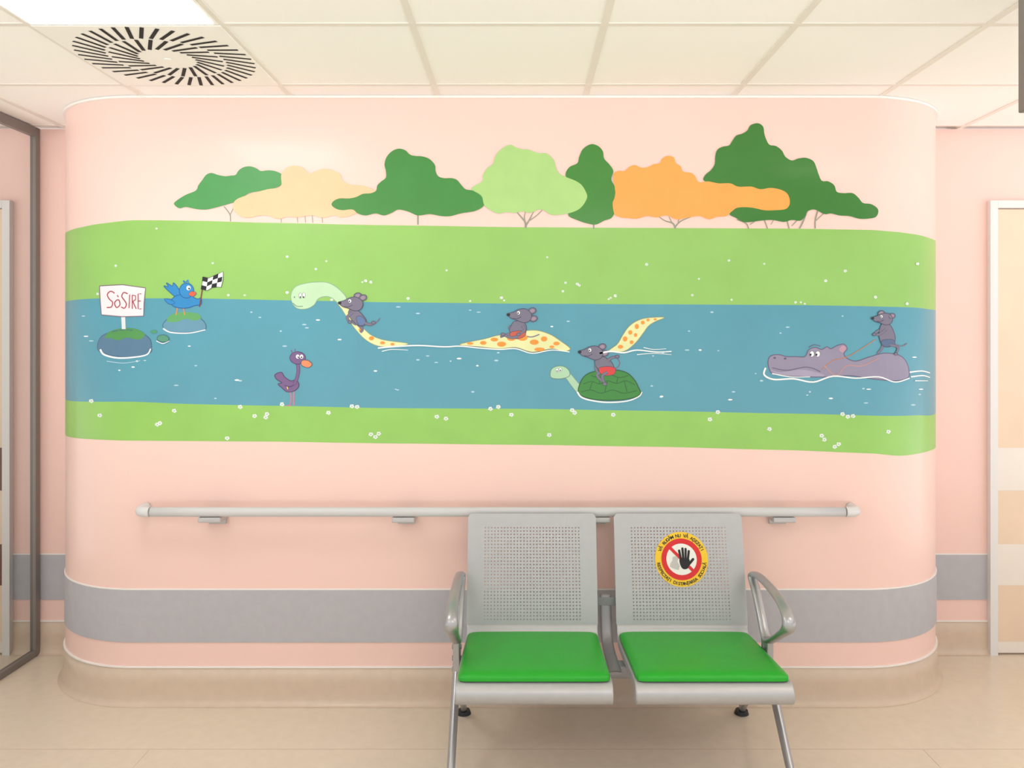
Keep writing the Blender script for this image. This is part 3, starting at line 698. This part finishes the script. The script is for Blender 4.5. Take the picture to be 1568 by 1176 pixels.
# ------------------------------------------------------------------ sticker
st = empty('distancing_sticker')
SX = 0.612; ST = 0.238
Y_ = mat('sticker_yellow', (250, 204, 40), rough=0.35, var=0); RD_ = mat('sticker_red', (222, 34, 36), rough=0.35, var=0)
WH_ = mat('sticker_white', (244, 242, 238), rough=0.35, var=0); BK_ = mat('sticker_black', (16, 16, 18), rough=0.35, var=0)
bm = bmesh.new()
def disc(r, off, mi, r0=0, n=64):
    if r0 == 0:
        f_ = bm.faces.new([bm.verts.new(bp(SX+r*math.cos(2*math.pi*k/n), ST+r*math.sin(2*math.pi*k/n), off)) for k in range(n)]); f_.material_index = mi
    else:
        a = [bm.verts.new(bp(SX+r*math.cos(2*math.pi*k/n), ST+r*math.sin(2*math.pi*k/n), off)) for k in range(n)]
        b = [bm.verts.new(bp(SX+r0*math.cos(2*math.pi*k/n), ST+r0*math.sin(2*math.pi*k/n), off)) for k in range(n)]
        for k in range(n):
            f_ = bm.faces.new((a[k], a[(k+1) % n], b[(k+1) % n], b[k])); f_.material_index = mi
def spoly(pts, off, mi, cx=0.0, cy=0.0, sc_=1.0):
    tris = tessellate_polygon([[Vector((a, b, 0)) for a, b in pts]])
    vs = [bm.verts.new(bp(SX+cx+a*sc_, ST+cy+b*sc_, off)) for a, b in pts]
    for t in tris:
        f_ = bm.faces.new([vs[i] for i in t]); f_.material_index = mi
disc(0.102, 0.0012, 0); disc(0.077, 0.0015, 2)
spoly([(-0.046, -0.028), (-0.030, -0.036), (-0.012, -0.040), (-0.008, -0.024), (-0.016, -0.008), (-0.012, 0.004), (-0.022, 0.012), (-0.034, 0.008), (-0.036, -0.006), (-0.044, -0.016)], 0.0017, 4)
disc(0.0775, 0.0019, 1, 0.0585)
c45 = math.radians(-45)
def rot(p, a): return (p[0]*math.cos(a)-p[1]*math.sin(a), p[0]*math.sin(a)+p[1]*math.cos(a))
spoly([rot(p, c45) for p in ((-0.062, -0.006), (0.062, -0.006), (0.062, 0.006), (-0.062, 0.006))], 0.0020, 1)
def capsule(x0, y0, x1, y1, w, off, mi):
    d = Vector((x1-x0, y1-y0)).normalized(); a0 = math.atan2(d.y, d.x)
    pts = [(x1+w*math.cos(a0+t), y1+w*math.sin(a0+t)) for t in [(-math.pi/2+math.pi*k/8) for k in range(9)]] + [(x0+w*math.cos(a0+t), y0+w*math.sin(a0+t)) for t in [(math.pi/2+math.pi*k/8) for k in range(9)]]
    spoly(pts, off, mi)
hx, hy = 0.010, -0.008
spoly(catmull([(hx-0.016, hy+0.010), (hx+0.018, hy+0.010), (hx+0.019, hy-0.010), (hx+0.012, hy-0.026), (hx-0.006, hy-0.028), (hx-0.016, hy-0.012)], True, 4), 0.0022, 3)
for k, (dx, ex, ln) in enumerate(((-0.0125, -0.018, 0.034), (-0.0035, -0.005, 0.042), (0.0055, 0.007, 0.040), (0.014, 0.019, 0.032))):
    capsule(hx+dx, hy+0.006, hx+ex, hy+0.006+ln, 0.0044, 0.00222+0.00001*k, 3)
capsule(hx+0.014, hy-0.014, hx+0.034, hy+0.008, 0.0048, 0.00228, 3)
new_obj('disc', bm, [Y_, RD_, WH_, BK_, mat('sticker_grey', (200, 196, 194), rough=0.4, var=0)], st)
def ring_text(txt, r, a_start, a_end, flip, name, size=0.0172):
    bm = bmesh.new(); n = len(txt)
    for i, ch in enumerate(txt):
        if ch == ' ': continue
        a = a_start + (a_end-a_start)*(i+0.5)/n
        cu = bpy.data.curves.new('t', 'FONT'); cu.body = ch; cu.size = size; cu.align_x = 'CENTER'; cu.offset = 0.0004
        ob = bpy.data.objects.new('t', cu); sc.collection.objects.link(ob)
        bpy.context.view_layer.update()
        me = bpy.data.meshes.new_from_object(ob.evaluated_get(bpy.context.evaluated_depsgraph_get()))
        ar = a-math.pi/2 if not flip else a+math.pi/2
        vs = []
        for v in me.vertices:
            q = rot((v.co.x, v.co.y), ar)
            vs.append(bm.verts.new(bp(SX+r*math.cos(a)+q[0], ST+r*math.sin(a)+q[1], 0.0022)))
        for p in me.polygons:
            try: bm.faces.new([vs[k] for k in p.vertices])
            except Exception: pass
        bpy.data.objects.remove(ob); bpy.data.curves.remove(cu); bpy.data.meshes.remove(me)
    return new_obj(name, bm, [BK_], st)
try:
    ring_text('VĂ RUGĂM NU VĂ AȘEZAȚI', 0.0825, math.radians(160), math.radians(20), False, 'caption_top')
    ring_text('RESPECTAȚI DISTANȚAREA SOCIALĂ', 0.096, math.radians(188), math.radians(352), True, 'caption_bottom', 0.0165)
except Exception as ex:
    print('text failed', ex)

# ------------------------------------------------------------------ light & camera
w = bpy.data.worlds.new('World'); sc.world = w; w.use_nodes = True
nt = w.node_tree; bg = nt.nodes['Background']
bg.inputs[0].default_value = (1.0, 0.99, 0.985, 1)
tc = nt.nodes.new('ShaderNodeTexCoord'); sp = nt.nodes.new('ShaderNodeSeparateXYZ'); mr = nt.nodes.new('ShaderNodeMapRange')
nt.links.new(tc.outputs['Generated'], sp.inputs[0]); nt.links.new(sp.outputs['Z'], mr.inputs['Value'])
mr.inputs['From Min'].default_value = -0.12; mr.inputs['From Max'].default_value = 0.02
mr.inputs['To Min'].default_value = 2.9; mr.inputs['To Max'].default_value = 0.75
nt.links.new(mr.outputs['Result'], bg.inputs[1])
cam = bpy.data.cameras.new('camera'); co = bpy.data.objects.new('camera', cam); sc.collection.objects.link(co)
co.location = (0, -D, CH); co.rotation_euler = (math.pi/2, 0, 0)
cam.sensor_width = 36.0; cam.lens = F/1568.0*36.0
cam.shift_x = -(U0-784)/1568.0; cam.shift_y = (V0-588)/1568.0
cam.clip_start = 0.05
sc.camera = co
